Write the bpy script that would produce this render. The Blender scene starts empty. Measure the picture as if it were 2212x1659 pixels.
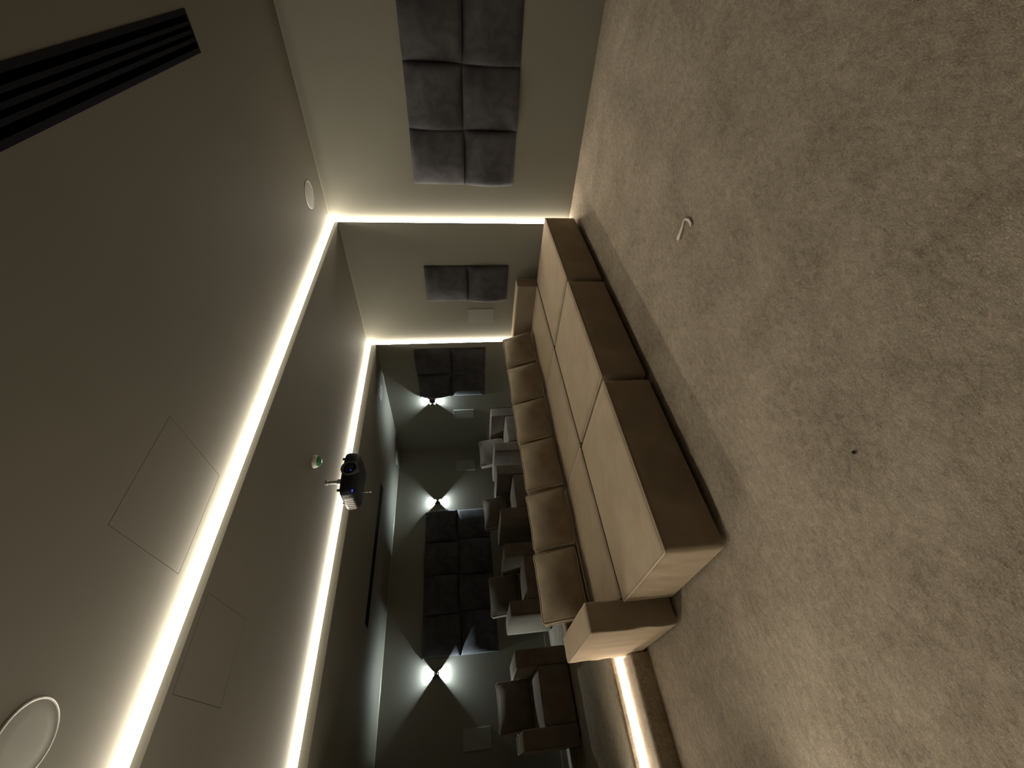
import bpy, bmesh, math, random
from mathutils import Vector, Matrix, noise

SC = bpy.context.scene
COL = SC.collection
random.seed(7)

# ------------------------------------------------------------------ camera
# the photograph was taken with the phone lying on its side: the room's "up" is the picture's left
CAM_AX = Vector((-0.11135707, -0.06354951, -0.99174647))   # picture right, in room axes
CAM_DN = Vector((-0.72699294, 0.68560938, 0.0376968))      # picture down
CAM_FW = Vector((0.67755507, 0.72519048, -0.1225475))      # viewing direction
cd = bpy.data.cameras.new('camera')
cd.sensor_fit = 'HORIZONTAL'
cd.sensor_width = 36.0
cd.lens = 908.57 / 2212.0 * 36.0
cd.clip_start = 0.02
cam = bpy.data.objects.new('camera', cd)
COL.objects.link(cam)
M = Matrix.Identity(4)
for i in range(3):
    M[i][0] = CAM_AX[i]
    M[i][1] = -CAM_DN[i]
    M[i][2] = -CAM_FW[i]
M[0][3], M[1][3], M[2][3] = 0.0, 0.0, 1.295
cam.matrix_world = M
SC.camera = cam

# ------------------------------------------------------------------ world, exposure
w = bpy.data.worlds.new('world')
SC.world = w
w.use_nodes = True
w.node_tree.nodes['Background'].inputs[0].default_value = (0, 0, 0, 1)
w.node_tree.nodes['Background'].inputs[1].default_value = 0.0
SC.view_settings.view_transform = 'Standard'
SC.view_settings.look = 'None'
SC.view_settings.gamma = 1.0
SC.view_settings.use_curve_mapping = False
SC.view_settings.exposure = 0.0
LED_POWER = 28.5
LED_COLOR = (1.0, 0.91, 0.75)
STEP_LED_POWER = 32.0
STEP_LED_COLOR = (1.0, 0.86, 0.70)
SCONCE_POWER = 36.0
SCONCE_COLOR = (0.80, 0.94, 1.0)

# ------------------------------------------------------------------ room dimensions (metres)
Y1, Y2, YB, YF = 2.17, 3.862, 6.36, -2.6          # first light frame, second, back wall, front wall
XR1, XR2, XR3 = 4.520, 4.472, 4.428                # right wall: front, middle, rear bay
XL1, XL2, XL3 = -0.45, -0.402, -0.358              # left wall
ZC1, ZC2, ZC3 = 2.600, 2.513, 2.398                # ceiling of the three bays
ZP = 0.24                                         # rear platform
ZS = 0.137                                        # step in the aisle
YS, YP = 3.52, 3.78                               # step riser, platform riser

# ------------------------------------------------------------------ materials
def new_mat(name):
    m = bpy.data.materials.new(name)
    m.use_nodes = True
    nt = m.node_tree
    return m, nt, nt.nodes['Principled BSDF']

def N(nt, kind, **kw):
    n = nt.nodes.new(kind)
    for k, v in kw.items():
        setattr(n, k, v)
    return n

def noise_node(nt, vec, scale, detail=3, rough=0.5, dist=0.0):
    n = N(nt, 'ShaderNodeTexNoise')
    n.inputs['Scale'].default_value = scale
    n.inputs['Detail'].default_value = detail
    n.inputs['Roughness'].default_value = rough
    n.inputs['Distortion'].default_value = dist
    nt.links.new(vec, n.inputs['Vector'])
    return n

def ramp(nt, fac, stops):
    r = N(nt, 'ShaderNodeValToRGB')
    while len(r.color_ramp.elements) < len(stops):
        r.color_ramp.elements.new(0.5)
    for e, (p, c) in zip(r.color_ramp.elements, stops):
        e.position = p
        e.color = (*c, 1)
    nt.links.new(fac, r.inputs[0])
    return r

def bump(nt, height, strength, dist, bsdf, prev=None):
    b = N(nt, 'ShaderNodeBump')
    b.inputs['Strength'].default_value = strength
    b.inputs['Distance'].default_value = dist
    nt.links.new(height, b.inputs['Height'])
    if prev is not None:
        nt.links.new(prev.outputs[0], b.inputs['Normal'])
    nt.links.new(b.outputs[0], bsdf.inputs['Normal'])
    return b

def plain(name, col, rough=0.6, spec=0.4, metal=0.0, sheen=0.0):
    m, nt, b = new_mat(name)
    b.inputs['Base Color'].default_value = (*col, 1)
    b.inputs['Roughness'].default_value = rough
    b.inputs['Specular IOR Level'].default_value = spec
    b.inputs['Metallic'].default_value = metal
    b.inputs['Sheen Weight'].default_value = sheen
    return m

def paint(name, col):
    m, nt, b = new_mat(name)
    tc = N(nt, 'ShaderNodeTexCoord')
    n1 = noise_node(nt, tc.outputs['Object'], 0.9, 3)
    c2 = tuple(v * 0.94 for v in col)
    r = ramp(nt, n1.outputs[0], [(0.35, c2), (0.65, col)])
    nt.links.new(r.outputs[0], b.inputs['Base Color'])
    b.inputs['Roughness'].default_value = 0.75
    b.inputs['Specular IOR Level'].default_value = 0.25
    n2 = noise_node(nt, tc.outputs['Object'], 260, 2)
    bump(nt, n2.outputs[0], 0.06, 0.002, b)
    return m

def velvet(name, dark, light, sheen=1.0, scale=1.0):
    m, nt, b = new_mat(name)
    tc = N(nt, 'ShaderNodeTexCoord')
    n1 = noise_node(nt, tc.outputs['Object'], 4.2 * scale, 4, 0.55, 0.6)
    n2 = noise_node(nt, tc.outputs['Object'], 480, 2)
    mx = N(nt, 'ShaderNodeMixRGB')
    mx.inputs[0].default_value = 0.22
    nt.links.new(n1.outputs[0], mx.inputs[1])
    nt.links.new(n2.outputs[0], mx.inputs[2])
    r = ramp(nt, mx.outputs[0], [(0.33, dark), (0.66, light)])
    nt.links.new(r.outputs[0], b.inputs['Base Color'])
    b.inputs['Roughness'].default_value = 0.92
    b.inputs['Specular IOR Level'].default_value = 0.12
    b.inputs['Sheen Weight'].default_value = sheen
    b.inputs['Sheen Roughness'].default_value = 0.45
    b.inputs['Sheen Tint'].default_value = (*[min(1, v * 2.9) for v in light], 1)
    n3 = noise_node(nt, tc.outputs['Object'], 16, 3)
    b1 = bump(nt, n3.outputs[0], 0.12, 0.012, b)
    bump(nt, n2.outputs[0], 0.18, 0.0015, b, b1)
    return m

def carpet_mat(name, c1, c2, c3):
    m, nt, b = new_mat(name)
    tc = N(nt, 'ShaderNodeTexCoord')
    co = tc.outputs['Object']
    big = noise_node(nt, co, 3.2, 4, 0.6, 0.4)
    mp = N(nt, 'ShaderNodeMapping')
    mp.inputs['Scale'].default_value = (1.0, 1.6, 1.0)
    mp.inputs['Rotation'].default_value = (0, 0, 0.5)
    nt.links.new(co, mp.inputs[0])
    mid = noise_node(nt, mp.outputs[0], 24, 5, 0.72, 0.8)
    fine = noise_node(nt, mp.outputs[0], 150, 4, 0.78, 1.0)
    a1 = N(nt, 'ShaderNodeMixRGB'); a1.inputs[0].default_value = 0.6
    nt.links.new(big.outputs[0], a1.inputs[1]); nt.links.new(mid.outputs[0], a1.inputs[2])
    a2 = N(nt, 'ShaderNodeMixRGB'); a2.inputs[0].default_value = 0.50
    nt.links.new(a1.outputs[0], a2.inputs[1]); nt.links.new(fine.outputs[0], a2.inputs[2])
    r = ramp(nt, a2.outputs[0], [(0.385, c1), (0.5, c2), (0.615, c3)])
    nt.links.new(r.outputs[0], b.inputs['Base Color'])
    b.inputs['Roughness'].default_value = 1.0
    b.inputs['Specular IOR Level'].default_value = 0.05
    b.inputs['Sheen Weight'].default_value = 0.25
    b.inputs['Sheen Roughness'].default_value = 0.5
    b1 = bump(nt, mid.outputs[0], 0.35, 0.02, b)
    bump(nt, fine.outputs[0], 1.0, 0.007, b, b1)
    return m

def emit(name, col, power):
    m = bpy.data.materials.new(name)
    m.use_nodes = True
    nt = m.node_tree
    nt.nodes.clear()
    e = N(nt, 'ShaderNodeEmission')
    e.inputs[0].default_value = (*col, 1)
    e.inputs[1].default_value = power
    o = N(nt, 'ShaderNodeOutputMaterial')
    nt.links.new(e.outputs[0], o.inputs[0])
    return m

def grille(name, col):
    m, nt, b = new_mat(name)
    tc = N(nt, 'ShaderNodeTexCoord')
    v = N(nt, 'ShaderNodeTexVoronoi')
    v.inputs['Scale'].default_value = 420
    v.inputs['Randomness'].default_value = 0.0
    nt.links.new(tc.outputs['Object'], v.inputs['Vector'])
    r = ramp(nt, v.outputs[0], [(0.25, tuple(c * 0.8 for c in col)), (0.5, col)])
    nt.links.new(r.outputs[0], b.inputs['Base Color'])
    b.inputs['Roughness'].default_value = 0.6
    return m

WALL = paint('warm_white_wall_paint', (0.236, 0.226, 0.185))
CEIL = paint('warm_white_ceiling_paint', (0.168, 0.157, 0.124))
DARKFAB = plain('dark_stretched_fabric', (0.02, 0.02, 0.022), 0.9, 0.1)
BEAD = plain('glossy_joint_filler', (0.30, 0.285, 0.235), 0.4, 0.4)
CARPET = carpet_mat('beige_shaggy_carpet', (0.225, 0.18, 0.127), (0.52, 0.428, 0.316), (0.80, 0.68, 0.53))
VEL = velvet('taupe_velvet', (0.235, 0.187, 0.132), (0.33, 0.265, 0.19))
VEL_D = velvet('taupe_velvet_pillow', (0.25, 0.198, 0.142), (0.40, 0.32, 0.232))
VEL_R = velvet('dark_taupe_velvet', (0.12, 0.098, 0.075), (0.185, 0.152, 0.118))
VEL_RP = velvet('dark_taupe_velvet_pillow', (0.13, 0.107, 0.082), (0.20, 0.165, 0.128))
PIPE = plain('taupe_velvet_piping', (0.55, 0.45, 0.33), 0.7, 0.25, 0, 0.3)
SUEDE = velvet('grey_suede', (0.046, 0.044, 0.047), (0.088, 0.085, 0.09), 0.35, 1.6)
FOOT = plain('black_plastic_foot', (0.012, 0.012, 0.012), 0.5)
LED = emit('warm_led_diffuser', LED_COLOR, LED_POWER)
STEPLED = emit('step_led_diffuser', STEP_LED_COLOR, STEP_LED_POWER)
BLACK = plain('black_painted_metal', (0.002, 0.002, 0.0035), 0.7, 0.12)
GLOSSBLK = plain('glossy_black_plastic', (0.008, 0.008, 0.009), 0.28, 0.5)
MATBLK = plain('matt_black_plastic', (0.010, 0.010, 0.011), 0.55, 0.4)
GREYPL = plain('dark_grey_plastic', (0.08, 0.08, 0.085), 0.35, 0.5)
GLAREPL = plain('vent_plastic_painted_glare', (0.40, 0.39, 0.38), 0.35, 0.5)  # projector side: light strip's glare on black plastic, put into the base colour
SILVER = plain('brushed_steel', (0.55, 0.55, 0.54), 0.35, 0.5, 0.9)
WHITEPL = plain('white_plastic', (0.72, 0.71, 0.68), 0.4, 0.5)
GREEN = plain('green_glass_lens', (0.07, 0.27, 0.10), 0.15, 0.7)
GRILLE = grille('white_speaker_grille', (0.30, 0.295, 0.262))
LENS = plain('lens_glass', (0.002, 0.002, 0.006), 0.04, 0.9)
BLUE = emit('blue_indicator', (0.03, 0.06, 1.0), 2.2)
SCONCEB = plain('dark_bronze_metal', (0.05, 0.045, 0.04), 0.5, 0.4, 0.3)
COOL = emit('cool_led_chip', SCONCE_COLOR, 12.0)
PLASTIC_FILM = plain('clear_film', (0.66, 0.60, 0.52), 0.5, 0.4)

# ------------------------------------------------------------------ helpers
def link(o, parent=None):
    COL.objects.link(o)
    if parent:
        o.parent = parent
    return o

def tag(o, label=None, cat=None, group=None, kind=None):
    if label: o['label'] = label
    if cat: o['category'] = cat
    if group: o['group'] = group
    if kind: o['kind'] = kind
    return o

def empty(name, loc, label, cat, group=None):
    o = bpy.data.objects.new(name, None)
    o.empty_display_size = 0.1
    o.location = loc
    link(o)
    return tag(o, label, cat, group)

def from_bm(name, bm, mat, parent=None, smooth=False, loc=None):
    bmesh.ops.recalc_face_normals(bm, faces=bm.faces)
    me = bpy.data.meshes.new(name)
    bm.to_mesh(me)
    bm.free()
    me.materials.append(mat)
    if smooth:
        for p in me.polygons:
            p.use_smooth = True
    o = bpy.data.objects.new(name, me)
    if loc is not None:
        o.location = loc
    return link(o, parent)

def add_box(bm, x0, x1, y0, y1, z0, z1):
    vs = [bm.verts.new((x, y, z)) for x in (x0, x1) for y in (y0, y1) for z in (z0, z1)]
    for f in ((0, 1, 3, 2), (4, 6, 7, 5), (0, 4, 5, 1), (2, 3, 7, 6), (0, 2, 6, 4), (1, 5, 7, 3)):
        bm.faces.new([vs[i] for i in f])
    return vs

def bev(bm, r, seg=2):
    bmesh.ops.bevel(bm, geom=list(bm.edges), offset=r, segments=seg, affect='EDGES', profile=0.5)

def box_obj(name, dims, mat, parent=None, r=0.0, seg=2):
    bm = bmesh.new()
    add_box(bm, *dims)
    if r:
        bev(bm, r, seg)
    return from_bm(name, bm, mat, parent, smooth=False)

def add_prism(bm, poly, z0, z1):
    a = [bm.verts.new((x, y, z0)) for x, y in poly]
    b = [bm.verts.new((x, y, z1)) for x, y in poly]
    n = len(poly)
    bm.faces.new(a[::-1])
    bm.faces.new(b)
    for i in range(n):
        bm.faces.new((a[i], a[(i + 1) % n], b[(i + 1) % n], b[i]))

def slab_with_holes(bm, x0, x1, y0, y1, z0, z1, holes):
    xs = sorted({x0, x1, *[h[0] for h in holes], *[h[1] for h in holes]})
    ys = sorted({y0, y1, *[h[2] for h in holes], *[h[3] for h in holes]})
    solid = {}
    for i in range(len(xs) - 1):
        for j in range(len(ys) - 1):
            cx, cy = (xs[i] + xs[i + 1]) / 2, (ys[j] + ys[j + 1]) / 2
            solid[i, j] = not any(h[0] < cx < h[1] and h[2] < cy < h[3] for h in holes)
    V = {}
    def v(i, j, z):
        k = (i, j, z)
        if k not in V:
            V[k] = bm.verts.new((xs[i], ys[j], z))
        return V[k]
    for (i, j), s in solid.items():
        if not s:
            # closed recess above the opening
            bm.faces.new([v(i, j, z1), v(i + 1, j, z1), v(i + 1, j + 1, z1), v(i, j + 1, z1)])
            continue
        bm.faces.new([v(i, j, z0), v(i, j + 1, z0), v(i + 1, j + 1, z0), v(i + 1, j, z0)])
        bm.faces.new([v(i, j, z1), v(i + 1, j, z1), v(i + 1, j + 1, z1), v(i, j + 1, z1)])
        for di, dj, e in ((-1, 0, ((i, j), (i, j + 1))), (1, 0, ((i + 1, j), (i + 1, j + 1))),
                          (0, -1, ((i, j), (i + 1, j))), (0, 1, ((i, j + 1), (i + 1, j + 1)))):
            if not solid.get((i + di, j + dj), False):
                a, b = e
                bm.faces.new([v(*a, z0), v(*b, z0), v(*b, z1), v(*a, z1)])

def add_tube(bm, pts, r, n=8, closed=False):
    rings = []
    m = len(pts)
    for i, p in enumerate(pts):
        p = Vector(p)
        a = Vector(pts[(i - 1) % m]) if (closed or i > 0) else p
        b = Vector(pts[(i + 1) % m]) if (closed or i < m - 1) else p
        t = (b - a).normalized()
        u = t.cross(Vector((0.13, 0.27, 0.95)))
        if u.length < 0.05:
            u = t.cross(Vector((1, 0, 0)))
        u.normalize()
        w_ = t.cross(u)
        rings.append([bm.verts.new(p + r * (math.cos(k * 2 * math.pi / n) * u + math.sin(k * 2 * math.pi / n) * w_)) for k in range(n)])
    rng = range(m) if closed else range(m - 1)
    for i in rng:
        A, B = rings[i], rings[(i + 1) % m]
        for k in range(n):
            bm.faces.new((A[k], A[(k + 1) % n], B[(k + 1) % n], B[k]))
    if not closed:
        bm.faces.new(rings[0][::-1])
        bm.faces.new(rings[-1])

def add_lathe(bm, prof, axis='Z', n=32, origin=(0, 0, 0)):
    """prof: list of (radius, height)"""
    O = Vector(origin)
    def P(r, h, a):
        c, s = r * math.cos(a), r * math.sin(a)
        if axis == 'Z': return O + Vector((c, s, h))
        if axis == 'Y': return O + Vector((c, h, s))
        return O + Vector((h, c, s))
    rings = []
    for r, h in prof:
        if r < 1e-6:
            rings.append([bm.verts.new(P(0, h, 0))])
        else:
            rings.append([bm.verts.new(P(r, h, k * 2 * math.pi / n)) for k in range(n)])
    for A, B in zip(rings[:-1], rings[1:]):
        for k in range(n):
            a, b = A[k % len(A)], A[(k + 1) % n % len(A)]
            c, d = B[(k + 1) % n % len(B)], B[k % len(B)]
            vs = []
            for q in (a, b, c, d):
                if q not in vs: vs.append(q)
            if len(vs) > 2:
                bm.faces.new(vs)

def axis_coords(a, b, r, n):
    """sample positions along one box axis: dense in the rounded ends"""
    e = [a + r * t for t in (0, 0.12, 0.3, 0.55, 1.0)]
    L = list(e)
    for i in range(1, n):
        L.append(a + r + (b - a - 2 * r) * i / n)
    L += [a + b - q for q in reversed(e)]
    return L

def soft_box(bm, x0, x1, y0, y1, z0, z1, r=0.025, puff=None, n=8, deform=None):
    """upholstered block: rounded edges, each face swelling by puff[face] metres in its middle"""
    puff = puff or {}
    X, Y, Z = axis_coords(x0, x1, r, n), axis_coords(y0, y1, r, n), axis_coords(z0, z1, r, max(3, n // 2))
    lo, hi = Vector((x0, y0, z0)), Vector((x1, y1, z1))
    def tr(p):
        p = Vector(p)
        q = Vector([min(max(p[i], lo[i] + r), hi[i] - r) for i in range(3)])
        d = p - q
        if d.length > 1e-9:
            m = max(abs(c) for c in d)
            d = d.normalized() * r * (m / r)
        o = q + d
        u = [2 * (p[i] - lo[i]) / (hi[i] - lo[i]) - 1 for i in range(3)]
        for key, amt in puff.items():
            i = 'xyz'.index(key[0])
            s = 1 if key[1] == '+' else -1
            j, k = [t for t in range(3) if t != i]
            wgt = max(0, u[i] * s) ** 3 * (max(0, 1 - abs(u[j]) ** 2.6)) * (max(0, 1 - abs(u[k]) ** 2.6))
            o[i] += s * amt * wgt
        if deform:
            o = deform(o, u)
        return o
    V = {}
    def v(i, j, k):
        key = (i, j, k)
        if key not in V:
            V[key] = bm.verts.new(tr((X[i], Y[j], Z[k])))
        return V[key]
    nx, ny, nz = len(X) - 1, len(Y) - 1, len(Z) - 1
    for i in range(nx):
        for j in range(ny):
            bm.faces.new((v(i, j, 0), v(i, j + 1, 0), v(i + 1, j + 1, 0), v(i + 1, j, 0)))
            bm.faces.new((v(i, j, nz), v(i + 1, j, nz), v(i + 1, j + 1, nz), v(i, j + 1, nz)))
    for i in range(nx):
        for k in range(nz):
            bm.faces.new((v(i, 0, k), v(i + 1, 0, k), v(i + 1, 0, k + 1), v(i, 0, k + 1)))
            bm.faces.new((v(i, ny, k), v(i, ny, k + 1), v(i + 1, ny, k + 1), v(i + 1, ny, k)))
    for j in range(ny):
        for k in range(nz):
            bm.faces.new((v(0, j, k), v(0, j, k + 1), v(0, j + 1, k + 1), v(0, j + 1, k)))
            bm.faces.new((v(nx, j, k), v(nx, j + 1, k), v(nx, j + 1, k + 1), v(nx, j, k + 1)))

def rect_loop(x0, x1, y0, y1, r, n=6, m=10):
    pts = []
    for cx, cy, a0 in ((x1 - r, y1 - r, 0), (x0 + r, y1 - r, 90), (x0 + r, y0 + r, 180), (x1 - r, y0 + r, 270)):
        arc = [(cx + r * math.cos(math.radians(a0 + 90 * t / n)), cy + r * math.sin(math.radians(a0 + 90 * t / n))) for t in range(n + 1)]
        if pts:
            p, q = pts[-1], arc[0]
            pts += [(p[0] + (q[0] - p[0]) * t / m, p[1] + (q[1] - p[1]) * t / m) for t in range(1, m)]
        pts += arc
    p, q = pts[-1], pts[0]
    pts += [(p[0] + (q[0] - p[0]) * t / m, p[1] + (q[1] - p[1]) * t / m) for t in range(1, m)]
    return pts

def structure(o):
    o['kind'] = 'structure'
    return o

# ------------------------------------------------------------------ the room shell
HATCH1 = (0.840, 1.352, 1.575, 2.080)
HATCH2 = (0.400, 0.790, 2.213, 2.657)
SLOT1 = (1.410, 2.990, 0.343, 0.520)
SLOT2 = (1.350, 3.062, 5.110, 5.272)
g = 0.0022
grow = lambda h: (h[0] - g, h[1] + g, h[2] - g, h[3] + g)
bm = bmesh.new()
slab_with_holes(bm, -0.9, 4.9, YF - 0.2, Y1, ZC1, 2.80, [grow(HATCH1), SLOT1])
slab_with_holes(bm, -0.9, 4.9, Y1, Y2, ZC2, 2.80, [grow(HATCH2)])
slab_with_holes(bm, -0.9, 4.9, Y2, YB + 0.2, ZC3, 2.80, [SLOT2])
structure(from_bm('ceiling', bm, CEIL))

for xa, ya, yb in ((XR1, YF, Y1), (XR2, Y1, Y2), (XR3, Y2, YB)):
    structure(box_obj('wall_right', (xa, 4.9, ya, yb, -0.02, 2.62), WALL))
for xa, ya, yb in ((XL1, YF, Y1), (XL2, Y1, Y2), (XL3, Y2, YB)):
    structure(box_obj('wall_left', (-0.9, xa, ya, yb, -0.02, 2.62), WALL))
structure(box_obj('wall_back', (-0.9, 4.9, YB, YB + 0.2, -0.02, 2.62), WALL))
structure(box_obj('wall_front', (-0.9, 4.9, YF - 0.2, YF, -0.02, 2.62), DARKFAB))

# fine filled joints between wall and ceiling
def bead(name, x, sx, y0, y1, z):
    bm = bmesh.new()
    s = 0.0035
    a = [(x, y0, z), (x - sx * s, y0, z), (x, y0, z - s)]
    b = [(x, y1, z), (x - sx * s, y1, z), (x, y1, z - s)]
    A = [bm.verts.new(p) for p in a]
    B = [bm.verts.new(p) for p in b]
    bm.faces.new(A); bm.faces.new(B[::-1])
    for i in range(3):
        bm.faces.new((A[i], A[(i + 1) % 3], B[(i + 1) % 3], B[i]))
    structure(from_bm(name, bm, BEAD))
bead('trim_1', XR1, 1, YF, Y1 - 0.04, ZC1)
bead('trim_2', XR2, 1, Y1, Y2 - 0.04, ZC2)
bead('trim_3', XR3, 1, Y2, YB, ZC3)
bm = bmesh.new()
s = 0.007
A = [bm.verts.new((XL3, y, z)) for y, z in ((YB, ZC3), (YB - s, ZC3), (YB, ZC3 - s))]
B = [bm.verts.new((XR3, y, z)) for y, z in ((YB, ZC3), (YB - s, ZC3), (YB, ZC3 - s))]
bm.faces.new(A); bm.faces.new(B[::-1])
for i in range(3):
    bm.faces.new((A[i], A[(i + 1) % 3], B[(i + 1) % 3], B[i]))
structure(from_bm('trim_4', bm, BEAD))

# carpeted floor: gently uneven pile
def carpet_sheet(bm, x0, x1, y0, y1, z, step, amp):
    nx, ny = max(1, int((x1 - x0) / step)), max(1, int((y1 - y0) / step))
    V = []
    for j in range(ny + 1):
        row = []
        for i in range(nx + 1):
            x, y = x0 + (x1 - x0) * i / nx, y0 + (y1 - y0) * j / ny
            h = amp * (0.6 * noise.noise(Vector((x * 9, y * 9, 1.3))) + 0.5 * noise.noise(Vector((x * 31, y * 31, 4.1))))
            row.append(bm.verts.new((x, y, z + h)))
        V.append(row)
    for j in range(ny):
        for i in range(nx):
            bm.faces.new((V[j][i], V[j][i + 1], V[j + 1][i + 1], V[j + 1][i]))

bm = bmesh.new()
carpet_sheet(bm, -0.6, 4.6, YF - 0.05, YP + 0.02, 0.0, 0.02, 0.004)
structure(from_bm('floor', bm, CARPET, smooth=True))
# raised platform with its rounded carpet nosing, and the aisle step
def rounded_edge_slab(bm, x0, x1, y0, y1, z0, z1, r):
    prof = [(y1, z0), (y0 + 0.004, z0)]
    for t in range(7):
        a = math.radians(180 - 90 * t / 6)
        prof.append((y0 + r + r * math.cos(a), z1 - r + r * math.sin(a)))
    prof.append((y1, z1))
    A = [bm.verts.new((x0, y, z)) for y, z in prof]
    B = [bm.verts.new((x1, y, z)) for y, z in prof]
    bm.faces.new(A[::-1]); bm.faces.new(B)
    n = len(prof)
    for i in range(n):
        bm.faces.new((A[i], A[(i + 1) % n], B[(i + 1) % n], B[i]))
bm = bmesh.new()
add_box(bm, -0.6, 4.6, YP, YB + 0.02, -0.01, 0.197)
rounded_edge_slab(bm, -0.6, 4.6, YP - 0.03, YB + 0.02, 0.195, ZP, 0.02)
structure(from_bm('floor_platform', bm, CARPET))
bm = bmesh.new()
rounded_edge_slab(bm, -0.6, 0.555, YS, YP + 0.01, -0.01, ZS, 0.018)
structure(from_bm('floor_step', bm, CARPET))
structure(box_obj('baseboard_back', (XL3, XR3, YB - 0.014, YB, ZP, ZP + 0.07), WALL, None, 0.003, 1))

# ------------------------------------------------------------------ light frames
def led_frame(y, xl0, xl1, xr0, xr1, zlow, ztop, label):
    """corner light profile: slanted diffuser between the outer surface and the step face"""
    e = empty('led_light_frame', (xr0, y, 0), label, 'light strip', 'light frames running round ceiling and walls')
    h, f = 0.050, 0.029         # height on the step face, reach along the outer surface
    def prism(tri, axis, a, b):
        bm = bmesh.new()
        def P(u, v, t):         # u across the step face from the corner, v towards the viewer
            return (t - xr0, -v, ztop - u) if axis == 'x' else ((xr0 - u if axis == 'r' else xl0 + u) - xr0, -v, t)
        A = [bm.verts.new(P(u, v, a)) for u, v in tri]
        B = [bm.verts.new(P(u, v, b)) for u, v in tri]
        bm.faces.new(A); bm.faces.new(B[::-1])
        for i in range(3):
            bm.faces.new((A[i], A[(i + 1) % 3], B[(i + 1) % 3], B[i]))
        from_bm('diffuser', bm, LED, e)
    prism([(0.0005, 0.0), (h, 0.0), (0.0005, f)], 'x', xl0 + 0.001, xr0 - 0.001)
    wr = xr0 - xr1
    prism([(0.0005, 0.0), (wr - 0.001, 0.0), (0.0005, f)], 'r', zlow, ztop - 0.002)
    prism([(0.0005, 0.0), (wr - 0.001, 0.0), (0.0005, f)], 'l', zlow, ztop - 0.002)
    return e
led_frame(Y1, XL1, XL2, XR1, XR2, 0.01, ZC1, 'glowing white light frame nearest the camera, reaching down the wall to the carpet')
led_frame(Y2, XL2, XL3, XR2, XR3, ZP + 0.005, ZC2, 'glowing white light frame behind the projector, ending behind the sofa pillows')
e = empty('step_light', (0.0, YP, ZS), 'glowing white light strip under the carpeted platform edge beside the sofa', 'light strip')
bm = bmesh.new()
A = [bm.verts.new((-0.354, y, z)) for y, z in ((-0.001, 0.004), (-0.001, 0.028), (-0.040, 0.004))]
B = [bm.verts.new((0.60, y, z)) for y, z in ((-0.001, 0.004), (-0.001, 0.028), (-0.040, 0.004))]
bm.faces.new(A); bm.faces.new(B[::-1])
for i in range(3):
    bm.faces.new((A[i], A[(i + 1) % 3], B[(i + 1) % 3], B[i]))
from_bm('diffuser', bm, STEPLED, e)

# ------------------------------------------------------------------ seating
def legs(parent, pts, z0, h, r=0.022):
    for x, y in pts:
        bm = bmesh.new()
        add_lathe(bm, [(0, 0), (r, 0), (r * 1.1, h), (0, h)], n=12)
        o = from_bm('leg', bm, FOOT, parent)
        o.location = (x, y, z0)

def top_piping(parent, x0, x1, y0, y1, z, inset=0.006, r=0.0035, mat=None):
    bm = bmesh.new()
    pts = [(x, y, z) for x, y in rect_loop(x0 + inset, x1 - inset, y0 + inset, y1 - inset, 0.02)]
    add_tube(bm, pts, r, 6, True)
    return from_bm('piping', bm, mat or PIPE, parent, smooth=True)

OT = [(0.700, 1.856), (1.894, 3.038), (3.072, 4.228)]
OT_LAB = ['taupe velvet footrest bench nearest the camera, its side wrinkled, at the carpet step end',
          'taupe velvet footrest bench in the middle, between two like it',
          'taupe velvet footrest bench farthest from the camera, by the panelled wall']
for (xa, xb), lab in zip(OT, OT_LAB):
    e = empty('footrest_bench', ((xa + xb) / 2, 2.375, 0), lab, 'ottoman', 'footrest benches in front of the sofa')
    hw = (xb - xa) / 2
    bm = bmesh.new()
    def wrinkle(o, u, hw=hw):
        if abs(u[0]) > 0.98:
            o.x += 0.009 * noise.noise(Vector((o.y * 16 + o.z * 6, o.z * 5, hw * 7))) * min(1, (u[2] + 1) * 0.9) * max(0, 1 - u[1] ** 4)
        return o
    soft_box(bm, -hw, hw, -0.395, 0.385, 0.022, 0.350, 0.024, {'z+': 0.016, 'y-': 0.010, 'x-': 0.006, 'x+': 0.004}, 26, wrinkle)
    body = from_bm('body', bm, VEL, e, smooth=True)
    top_piping(e, -hw, hw, -0.395, 0.385, 0.343, 0.001)
    legs(e, [(sx * (hw - 0.09), sy * 0.30) for sx in (-1, 1) for sy in (-1, 1)], 0, 0.03)

sofa = empty('sofa', (2.467, 3.25, 0), 'long taupe velvet three-seat sofa with low block arms behind the footrests', 'sofa')
sx0, sy0 = 2.467, 3.25
SE = [(0.742, 1.876), (1.882, 3.054), (3.060, 4.194)]
for xa, xb in SE:
    bm = bmesh.new()
    soft_box(bm, xa - sx0, xb - sx0, 2.79 - sy0, 3.56 - sy0, 0.022, 0.352, 0.020, {'z+': 0.014}, 12)
    o = from_bm('seat', bm, VEL, sofa, smooth=True)
    top_piping(o, xa - sx0, xb - sx0, 2.79 - sy0, 3.56 - sy0, 0.345, 0.001)
for xa, xb in ((0.565, 0.738), (4.198, 4.368)):
    bm = bmesh.new()
    def arm_def(o, u):
        if abs(u[0]) > 0.98:
            o.x += 0.008 * noise.noise(Vector((o.y * 12 + o.z * 5, o.z * 7, xa * 5))) * max(0, 1 - u[2] ** 6)
        return o
    soft_box(bm, xa - sx0, xb - sx0, 2.81 - sy0, 3.695 - sy0, 0.022, 0.578, 0.016, {'z+': 0.008, 'x-': 0.006, 'x+': 0.006}, 24, arm_def)
    o = from_bm('armrest', bm, VEL, sofa, smooth=True)
    top_piping(o, xa - sx0, xb - sx0, 2.81 - sy0, 3.695 - sy0, 0.572, 0.001, 0.0028)
bm = bmesh.new()
soft_box(bm, 0.742 - sx0, 4.194 - sx0, 3.602 - sy0, 3.695 - sy0, 0.022, 0.565, 0.02, {'z+': 0.01}, 14)
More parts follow.
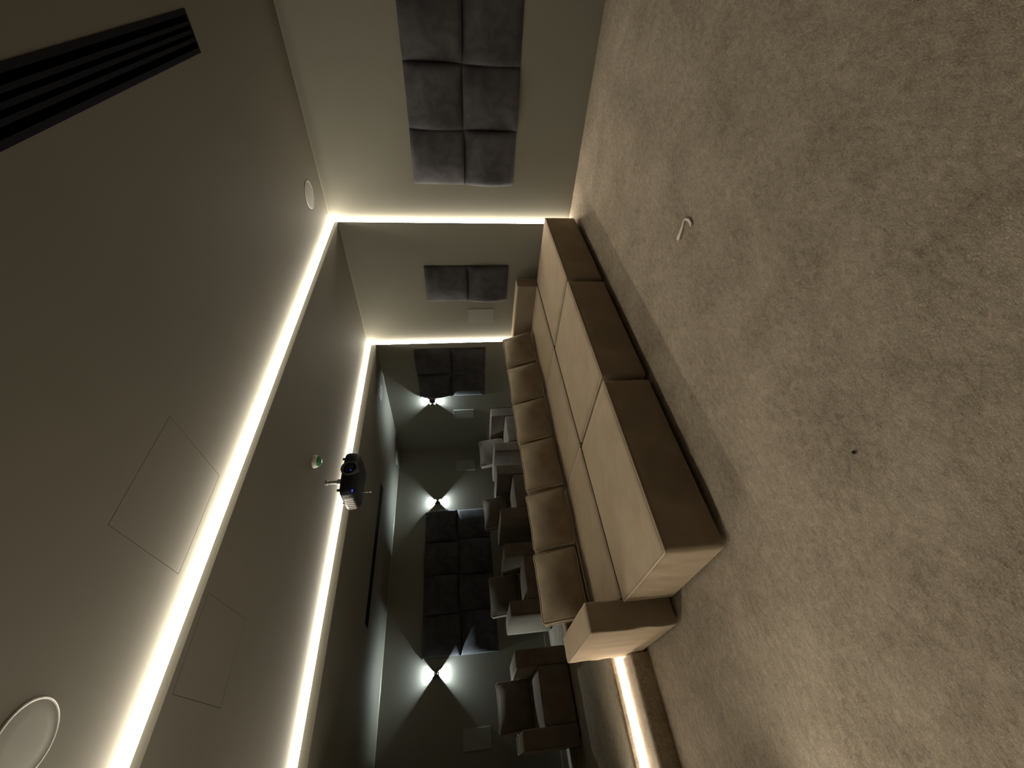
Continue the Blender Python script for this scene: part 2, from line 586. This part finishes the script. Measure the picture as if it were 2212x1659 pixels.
from_bm('backrest', bm, VEL, sofa, smooth=True)
legs(sofa, [(x - sx0, y - sy0) for x in (0.65, 1.88, 3.06, 4.28) for y in (2.90, 3.62)], 0, 0.03)

# loose back pillows: boxed cushions with piped edges
def pillow_mesh(name, wd, ht, th, mat):
    def shape(o, u):
        o.x *= 1 - 0.030 * (1 - u[2] ** 2)
        o.z = ht / 2 + (o.z - ht / 2) * (1 - 0.035 * (1 - u[0] ** 2))
        o.z += 0.004 * noise.noise(Vector((o.x * 9, wd * 11, 2.0)))
        return o
    bm = bmesh.new()
    soft_box(bm, -wd / 2, wd / 2, -th / 2, th / 2, 0, ht, 0.02, {'y-': 0.070, 'y+': 0.022}, 12, shape)
    bmesh.ops.recalc_face_normals(bm, faces=bm.faces)
    me = bpy.data.meshes.new(name)
    bm.to_mesh(me); bm.free()
    me.materials.append(mat)
    for p in me.polygons: p.use_smooth = True
    pm = []
    for s_ in (-1, 1):
        bm = bmesh.new()
        pts = []
        for x, z in rect_loop(-wd / 2, wd / 2, 0, ht, 0.03):
            u = (2 * x / wd, s_, 2 * z / ht - 1)
            o = shape(Vector((x, s_ * (th / 2 - 0.006), z)), u)
            pts.append((o.x, o.y, o.z))
        add_tube(bm, pts, 0.0045, 6, True)
        bmesh.ops.recalc_face_normals(bm, faces=bm.faces)
        m2 = bpy.data.meshes.new('piping')
        bm.to_mesh(m2); bm.free()
        m2.materials.append(PIPE)
        for p in m2.polygons: p.use_smooth = True
        pm.append(m2)
    return me, pm

def place_pillow(name, meshes, loc, tilt, rz, label, group, parent=None):
    e = bpy.data.objects.new(name, None)
    e.empty_display_size = 0.1
    e.location = loc
    e.rotation_euler = (tilt, 0, rz)
    link(e)
    tag(e, label, 'pillow', group)
    me, pm = meshes
    o = bpy.data.objects.new('cover', me)
    link(o, e)
    for m2 in pm:
        link(bpy.data.objects.new('piping', m2), e)
    return e

PM = pillow_mesh('cover', 0.525, 0.355, 0.085, VEL_D)
PILL = [(0.80, 1.315, -0.02, 'taupe velvet pillow beside the low block arm at the step end of the sofa', 0.012),
        (1.345, 1.870, 0.03, 'taupe velvet sofa pillow, second from the step end', 0.0),
        (1.900, 2.430, -0.02, 'taupe velvet sofa pillow, third from the step end', -0.01),
        (2.440, 2.965, 0.02, 'taupe velvet sofa pillow, third from the panelled wall', 0.0),
        (2.985, 3.510, -0.02, 'taupe velvet sofa pillow, second from the panelled wall', 0.0),
        (3.555, 4.065, 0.03, 'taupe velvet sofa pillow nearest the panelled wall, in front of the light strip end', 0.0)]
for xa, xb, rz, lab, dz in PILL:
    place_pillow('sofa_pillow', PM, ((xa + xb) / 2, 3.435, 0.385 + dz), -0.32, rz, lab, 'back pillows along the sofa')

# armchairs on the platform
CH_Y0, CH_Y1, CH_W, ARM_W = 5.29, 6.17, 0.84, 0.165
def make_armchair_meshes():
    out = {}
    hw = CH_W / 2
    D = CH_Y1 - CH_Y0
    def mk(key, mat, *a, **k):
        bm = bmesh.new()
        soft_box(bm, *a, **k)
        bmesh.ops.recalc_face_normals(bm, faces=bm.faces)
        me = bpy.data.meshes.new(key)
        bm.to_mesh(me); bm.free()
        me.materials.append(mat)
        for p in me.polygons: p.use_smooth = True
        out[key] = me
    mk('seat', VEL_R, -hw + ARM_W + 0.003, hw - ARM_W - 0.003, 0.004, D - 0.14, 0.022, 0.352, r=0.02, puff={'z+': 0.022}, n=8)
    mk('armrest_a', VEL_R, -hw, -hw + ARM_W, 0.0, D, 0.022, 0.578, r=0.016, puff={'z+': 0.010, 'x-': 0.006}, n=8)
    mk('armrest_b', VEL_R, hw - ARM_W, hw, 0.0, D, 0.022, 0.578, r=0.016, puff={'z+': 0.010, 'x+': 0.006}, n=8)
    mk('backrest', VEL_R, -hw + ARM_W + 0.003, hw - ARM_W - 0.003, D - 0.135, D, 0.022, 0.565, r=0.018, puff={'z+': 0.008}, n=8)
    bm = bmesh.new()
    add_lathe(bm, [(0, 0), (0.022, 0), (0.024, 0.03), (0, 0.03)], n=12)
    bmesh.ops.recalc_face_normals(bm, faces=bm.faces)
    me = bpy.data.meshes.new('leg'); bm.to_mesh(me); bm.free(); me.materials.append(FOOT)
    out['leg'] = me
    return out
CM = make_armchair_meshes()
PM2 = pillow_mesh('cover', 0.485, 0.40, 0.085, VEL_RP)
CH = [(0.570, 'taupe velvet armchair nearest the camera, standing apart beside the carpet aisle', 'pillow standing on the armchair nearest the aisle'),
      (1.742, 'taupe velvet armchair below the aisle end of the long grey panel block', 'pillow standing on the armchair second from the aisle'),
      (2.910, 'taupe velvet armchair below the corner end of the long grey panel block', 'pillow standing on the armchair third from the aisle'),
      (3.990, 'taupe velvet armchair in the far corner of the raised platform', 'pillow standing on the armchair in the far corner')]
for i, (cx, lab, plab) in enumerate(CH):
    e = empty('armchair', (cx, CH_Y0, ZP), lab, 'armchair', 'armchairs in a row on the rear platform')
    for k in ('seat', 'armrest_a', 'armrest_b', 'backrest'):
        link(bpy.data.objects.new(k.split('_')[0], CM[k]), e)
    for x in (-0.34, 0.34):
        for y in (0.08, 0.80):
            o = link(bpy.data.objects.new('leg', CM['leg']), e)
            o.location = (x, y, 0)
    place_pillow('armchair_pillow', PM2, (cx, CH_Y0 + 0.62, ZP + 0.372), -0.22, (0.03, -0.03, 0.03, -0.04)[i], plab, 'back pillows of the armchairs')

# ------------------------------------------------------------------ grey acoustic panels (alternately arched tiles)
def panel_mesh(kind, mirror=1, s=0.503):
    """local: u along the wall, v up, w out of the wall; arched along u ('H') or along v ('V')"""
    n = 14
    t0, t1 = 0.014, 0.076
    bm = bmesh.new()
    F, Bk = {}, {}
    def prof(a):
        return t0 + (t1 - t0) * math.cos(a * math.pi / 2) ** 0.9 if abs(a) < 1 else t0
    for i in range(n + 1):
        for j in range(n + 1):
            a, b = 2 * i / n - 1, 2 * j / n - 1
            # rounded rim
            k = 1 - max(abs(a), abs(b)) ** 18 * 0.35
            wv = prof(a if kind == 'H' else b) * k
            F[i, j] = bm.verts.new((a * s / 2 * 0.996, b * s / 2 * 0.996, wv))
    for i in range(n):
        for j in range(n):
            bm.faces.new((F[i, j], F[i + 1, j], F[i + 1, j + 1], F[i, j + 1]))
    ring = [(i, 0) for i in range(n)] + [(n, j) for j in range(n)] + [(n - i, n) for i in range(n)] + [(0, n - j) for j in range(n)]
    for key in ring:
        c = F[key].co
        Bk[key] = bm.verts.new((c.x, c.y, 0.0))
    L = len(ring)
    for q in range(L):
        a, b = ring[q], ring[(q + 1) % L]
        bm.faces.new((F[a], Bk[a], Bk[b], F[b]))
    bm.faces.new([Bk[k] for k in ring][::-1])
    bmesh.ops.recalc_face_normals(bm, faces=bm.faces)
    me = bpy.data.meshes.new('acoustic_panel')
    bm.to_mesh(me); bm.free()
    me.materials.append(SUEDE)
    for p in me.polygons: p.use_smooth = len(p.vertices) == 4 and abs(p.normal.z) > 0.25
    return me
PH, PV = panel_mesh('H'), panel_mesh('V')
MR = Matrix(((0, 0, -1), (-1, 0, 0), (0, 1, 0)))   # right wall: u -> -y, v -> z, w -> -x
MB = Matrix(((1, 0, 0), (0, 0, -1), (0, 1, 0)))    # back wall: u -> x, v -> z, w -> -y
def place_panel(kind, rot, loc, label, group, su=1.0, sv=1.0):
    o = bpy.data.objects.new('acoustic_panel', PH if kind == 'H' else PV)
    o.matrix_world = Matrix.Translation(loc) @ rot.to_4x4() @ Matrix.Diagonal((su, sv, 1.0, 1.0))
    link(o)
    return tag(o, label, 'wall panel', group)
S = 0.507
# front bay, two rows of three
G1 = 'grey wall panels of the front bay'
cols = [(1.525, 'nearest the light frame'), (1.018, 'in the middle column'), (0.511, 'in the column cut by the picture edge')]
for c, (y, txt) in enumerate(cols):
    for r_, (z, row) in enumerate(((1.425, 'upper'), (0.918, 'lower'))):
        kind = 'HV'[(c + r_) % 2]
        place_panel(kind, MR, (XR1, y, z), f'{row} grey suede panel {txt} of the six-panel block', G1, 1.008, 1.008)
# middle bay, a pair
place_panel('H', MR, (XR2, 2.945, 1.415), 'upper grey suede panel of the pair above the sofa arm, its edge catching light', 'pair of grey panels above the sofa arm')
place_panel('V', MR, (XR2, 2.945, 0.912), 'lower grey suede panel of the pair above the sofa arm', 'pair of grey panels above the sofa arm')
# rear bay side wall, two by two
G3 = 'grey wall panels of the rear bay side wall'
for c, (y, txt) in enumerate(((4.205, 'next to the light frame'), (4.700, 'next to the wall lamp'))):
    for r_, (z, row) in enumerate(((1.662, 'upper'), (1.168, 'lower'))):
        place_panel('HV'[(c + r_) % 2], MR, (XR3, y, z), f'{row} grey suede panel {txt} in the square block of four', G3, 0.985, 0.982)
# back wall, two by four
G4 = 'dark grey panels of the back wall'
bx = [(1.452, 'aisle-end column'), (1.954, 'second column from the aisle'), (2.456, 'third column from the aisle'), (2.958, 'corner-end column')]
for c, (x, txt) in enumerate(bx):
    for r_, (z, row) in enumerate(((1.662, 'upper'), (1.168, 'lower'))):
        place_panel('HV'[(c + r_) % 2], MB, (x, YB, z), f'{row} dark grey back wall panel, {txt} of the long block', G4, 0.999, 0.982)

# ------------------------------------------------------------------ loudspeaker grilles
def wall_speaker(rot, loc, wd, ht, label):
    e = empty('wall_speaker', loc, label, 'speaker', 'rectangular speaker covers on the walls')
    e.rotation_euler = rot.to_euler()
    bm = bmesh.new()
    add_box(bm, -wd / 2, wd / 2, -ht / 2, ht / 2, 0.0, 0.007)
    from_bm('frame', bm, WHITEPL if False else GRILLE, e)
    bm = bmesh.new()
    add_box(bm, -wd / 2 + 0.004, wd / 2 - 0.004, -ht / 2 + 0.004, ht / 2 - 0.004, 0.004, 0.009)
    bev(bm, 0.0015, 1)
    from_bm('grille', bm, GRILLE, e)
wall_speaker(MR, (XR2, 3.436, 0.984), 0.22, 0.333, 'pale rectangular speaker cover on the middle wall bay above the sofa')
wall_speaker(MR, (XR3, 5.415, 1.253), 0.22, 0.33, 'pale rectangular speaker cover below the side wall lamp')
wall_speaker(MB, (4.037, YB, 1.253), 0.205, 0.325, 'pale rectangular speaker cover on the back wall by the room corner')
wall_speaker(MB, (0.357, YB, 1.253), 0.205, 0.325, 'pale rectangular speaker cover above the armchair nearest the camera')
def ceiling_speaker(x, y, z, r, label):
    e = empty('ceiling_speaker', (x, y, z), label, 'speaker', 'round ceiling speakers')
    bm = bmesh.new()
    add_lathe(bm, [(r - 0.006, 0.0), (r, 0.0), (r, -0.005), (r - 0.003, -0.0065), (r - 0.006, -0.005)], n=48)
    from_bm('rim', bm, WHITEPL, e)
    bm = bmesh.new()
    add_lathe(bm, [(0, -0.0065), (r * 0.6, -0.006), (r - 0.006, -0.0045), (r - 0.006, 0.0), (0, 0.0)], n=48)
    from_bm('grille', bm, GRILLE, e)
ceiling_speaker(4.078, 1.725, ZC1, 0.118, 'round white ceiling speaker beside the corner of the first light frame')
ceiling_speaker(0.232, 1.700, ZC1, 0.106, 'large-looking round white ceiling speaker at the picture corner')
ceiling_speaker(4.080, 4.440, ZC3, 0.115, 'round ceiling speaker above the square block of four panels')
ceiling_speaker(4.120, 6.130, ZC3, 0.115, 'round ceiling speaker in the far back corner')

# ------------------------------------------------------------------ ceiling hatches, air slots
def hatch(h, z, label):
    e = box_obj('access_hatch', (h[0], h[1], h[2], h[3], z, z + 0.012), CEIL)
    tag(e, label, 'hatch', 'flush access hatches in the ceiling')
hatch(HATCH1, ZC1, 'flush square access hatch in the ceiling in front of the first light frame')
hatch(HATCH2, ZC2, 'faint flush access hatch in the ceiling between the two light frames')
def air_slot(h, z, label, nsl):
    e = empty('air_diffuser', ((h[0] + h[1]) / 2, (h[2] + h[3]) / 2, z), label, 'air vent', 'black slot air diffusers in the ceiling')
    hx, hy = (h[1] - h[0]) / 2, (h[3] - h[2]) / 2
    bm = bmesh.new()
    f = 0.022
    for d in ((-hx, hx, -hy, -hy + f), (-hx, hx, hy - f, hy), (-hx, -hx + 0.012, -hy + f, hy - f), (hx - 0.012, hx, -hy + f, hy - f)):
        add_box(bm, *d, -0.003, 0.05)
    from_bm('frame', bm, BLACK, e)
    from_b = bmesh.new()
    add_box(from_b, -hx, hx, -hy, hy, 0.06, 0.07)
    from_bm('plenum', from_b, BLACK, e)
    inner = 2 * (hy - f)
    for k in range(nsl):
        y = -hy + f + inner * (k + 1) / (nsl + 1)
        box_obj('slat', (-hx + 0.012, hx - 0.012, y - 0.008, y + 0.008, -0.001, 0.04), BLACK, e)
air_slot(SLOT1, ZC1, 'long black slot air diffuser in the front ceiling', 3)
air_slot(SLOT2, ZC3, 'long black slot air diffuser in the rear ceiling', 3)

# ------------------------------------------------------------------ projector
px, py = 2.060, 3.375
pj = empty('projector', (px, py, 2.195), 'black ceiling-mounted projector with round lens hanging on a short steel pole', 'projector')
X0, X1, Y0, Y1p, ZT = -0.212, 0.208, -0.175, 0.170, 0.130
def pj_def(o, u):
    # body tapers to the rear and rounds in plan, lower edges drawn in
    if u[2] < 0:
        o.x *= 1 - 0.10 * u[2] ** 2
        o.y *= 1 - 0.07 * u[2] ** 2
    o.x *= 1 - 0.06 * max(0, u[1]) ** 2
    o.y += 0.035 * (abs(u[0]) ** 2.5) * max(0, -u[1])
    return o
bm = bmesh.new()
soft_box(bm, X0, X1, Y0, Y1p, 0.0, ZT, 0.03, {'z+': 0.012, 'y-': 0.012, 'z-': 0.006}, 12, pj_def)
body = from_bm('body', bm, MATBLK, pj, smooth=True)
bm = bmesh.new()
lx, lz, ly = 0.008, 0.066, Y0 - 0.014
add_lathe(bm, [(0.070, 0.06), (0.070, -0.004), (0.066, -0.010), (0.060, -0.010), (0.056, -0.004), (0.050, 0.018), (0.040, 0.026)], 'Y', 48, (lx, ly, lz))
ring = from_bm('lens_ring', bm, GREYPL, pj, smooth=True)
bm = bmesh.new()
add_lathe(bm, [(0.050, 0.020), (0.045, 0.010), (0.030, 0.004), (0.0, 0.001)], 'Y', 40, (lx, ly, lz))
from_bm('lens', bm, LENS, ring, smooth=True)
# side air outlet with louvres, facing the aisle
o = box_obj('side_vent', (X0 - 0.004, X0 + 0.03, -0.08, 0.11, 0.030, 0.105), GLAREPL, pj, 0.006, 2)
for k in range(6):
    y = -0.066 + k * 0.032
    box_obj('louvre', (X0 - 0.008, X0 + 0.004, y, y + 0.018, 0.036, 0.099), GLAREPL, o, 0.002, 1)
for sx in (-0.15, 0.16):
    for sy in (-0.10, 0.12):
        bm = bmesh.new()
        add_lathe(bm, [(0, 0.160), (0.011, 0.160), (0.012, 0.125), (0, 0.125)], 'Z', 12, (sx, sy, 0))
        from_bm('foot', bm, MATBLK, pj)
bm = bmesh.new()
add_lathe(bm, [(0, 0.0), (0.0016, 0.0), (0.0016, -0.075), (0.004, -0.077), (0.004, -0.088), (0, -0.088)], 'Z', 10, (-0.095, 0.06, 0.004))
from_bm('hanging_screw', bm, SILVER, pj)
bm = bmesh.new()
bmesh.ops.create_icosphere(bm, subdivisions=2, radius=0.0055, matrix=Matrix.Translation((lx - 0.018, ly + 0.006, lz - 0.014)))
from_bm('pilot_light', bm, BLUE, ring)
box_obj('indicator_light', (X0 + 0.012, X0 + 0.030, Y0 + 0.0185, Y0 + 0.026, 0.018, 0.0235), BLUE, pj)
bm = bmesh.new()
add_lathe(bm, [(0, 0.130), (0.034, 0.130), (0.034, 0.146), (0.016, 0.150), (0.016, 0.176), (0.026, 0.182), (0.026, 0.205), (0.015, 0.210), (0.015, 0.288), (0.022, 0.290), (0.022, 0.310), (0, 0.310)], 'Z', 24, (0, 0.015, 0))
from_bm('pole', bm, SILVER, pj, smooth=False)

# ------------------------------------------------------------------ ceiling detector
dt = empty('ceiling_detector', (2.063, 3.052, ZC2), 'small round detector with a green lens on the ceiling near the projector', 'detector')
bm = bmesh.new()
add_lathe(bm, [(0, 0), (0.054, 0), (0.054, -0.010), (0.048, -0.030), (0.043, -0.034), (0.036, -0.032), (0, -0.030)], 'Z', 32)
from_bm('base', bm, WHITEPL, dt, smooth=False)
bm = bmesh.new()
add_lathe(bm, [(0.045, -0.032), (0.042, -0.046), (0.028, -0.058), (0.0, -0.062)], 'Z', 8)
from_bm('lens', bm, GREEN, dt, smooth=False)

# ------------------------------------------------------------------ up-and-down wall lamps
def wall_lamp(rot, loc, label):
    e = empty('wall_lamp', loc, label, 'wall lamp', 'small up-and-down wall lamps')
    e.rotation_euler = rot.to_euler()
    # local: x along wall, y up, z out of the wall
    bm = bmesh.new()
    add_box(bm, -0.026, 0.026, -0.012, 0.012, 0.0, 0.052)
    bev(bm, 0.003, 2)
    from_bm('body', bm, SCONCEB, e)
    bm = bmesh.new()
    for s_ in (-1, 1):
        for q in (-1, 1):       # side blades that cut the beam to a wedge
            a = [(q * 0.0085, s_ * 0.011), (q * 0.0125, s_ * 0.011), (q * 0.0405, s_ * 0.046), (q * 0.0365, s_ * 0.046)]
            A = [bm.verts.new((x, y, 0.0)) for x, y in a]
            B = [bm.verts.new((x, y, 0.052)) for x, y in a]
            bm.faces.new(A); bm.faces.new(B[::-1])
            for i in range(4):
                bm.faces.new((A[i], A[(i + 1) % 4], B[(i + 1) % 4], B[i]))
    from_bm('shield', bm, SCONCEB, e)
    for s_ in (-1, 1):
        box_obj('led_chip', (-0.006, 0.006, min(s_ * 0.0125, s_ * 0.0115), max(s_ * 0.0125, s_ * 0.0115), 0.018, 0.034), COOL, e)
        ld = bpy.data.lights.new('beam', 'SPOT')
        ld.energy = SCONCE_POWER
        ld.color = SCONCE_COLOR
        ld.spot_size = math.radians(124)
        ld.spot_blend = 0.85
        ld.shadow_soft_size = 0.002
        lo = bpy.data.objects.new('beam', ld)
        link(lo, e)
        lo.location = (0, s_ * 0.0155, 0.026)
        lo.rotation_euler = (math.radians(90) * s_, 0, 0)      # a spot shines along its -Z
    return e
wall_lamp(MR, (XR3, 5.065, 1.735), 'small wall lamp throwing cool light up and down on the side wall by four panels')
wall_lamp(MB, (3.373, YB, 1.724), 'small wall lamp throwing cool light at the corner end of the back wall panels')
wall_lamp(MB, (1.030, YB, 1.724), 'small wall lamp throwing cool light at the aisle end of the back wall panels')

# ------------------------------------------------------------------ bits on the carpet
bm = bmesh.new()
pts = [(-0.0068, 0.0646), (-0.0081, 0.0354), (-0.0057, 0.003), (0.0024, -0.0206), (0.0104, -0.0439), (-0.0067, -0.0614), (-0.0409, -0.0738), (-0.0721, -0.0678), (-0.0779, -0.0547)]
rows = []
for i, (x, y) in enumerate(pts):
    a = Vector(pts[max(0, i - 1)]); b = Vector(pts[min(len(pts) - 1, i + 1)])
    t = (b - a).normalized(); nrm = Vector((-t.y, t.x))
    wd = (0.012, 0.011, 0.010, 0.006, 0.004, 0.005, 0.009, 0.010, 0.007)[i]
    h = 0.0095 + 0.002 * math.sin(i * 1.4)
    rows.append([bm.verts.new((x + nrm.x * s_ * wd, y + nrm.y * s_ * wd, h + (0.003 if s_ > 0 else 0))) for s_ in (-1, 0, 1)])
for A, B in zip(rows[:-1], rows[1:]):
    for k in range(2):
        bm.faces.new((A[k], A[k + 1], B[k + 1], B[k]))
bmesh.ops.recalc_face_normals(bm, faces=bm.faces)
bmesh.ops.solidify(bm, geom=bm.faces[:], thickness=0.001)
o = from_bm('plastic_scrap', bm, PLASTIC_FILM, None, True, (2.161, 1.073, 0.0))
tag(o, 'small pale curl of clear plastic lying on the carpet', 'scrap')
bm = bmesh.new()
bmesh.ops.create_icosphere(bm, subdivisions=2, radius=0.007)
for v_ in bm.verts:
    v_.co.z *= 0.6
    v_.co.x *= 1 + 0.3 * noise.noise(v_.co * 200)
    v_.co.z += 0.006
o = from_bm('black_crumb', bm, MATBLK, None, True, (0.656, 1.098, 0.0))
tag(o, 'tiny black crumb lying on the open carpet', 'crumb')
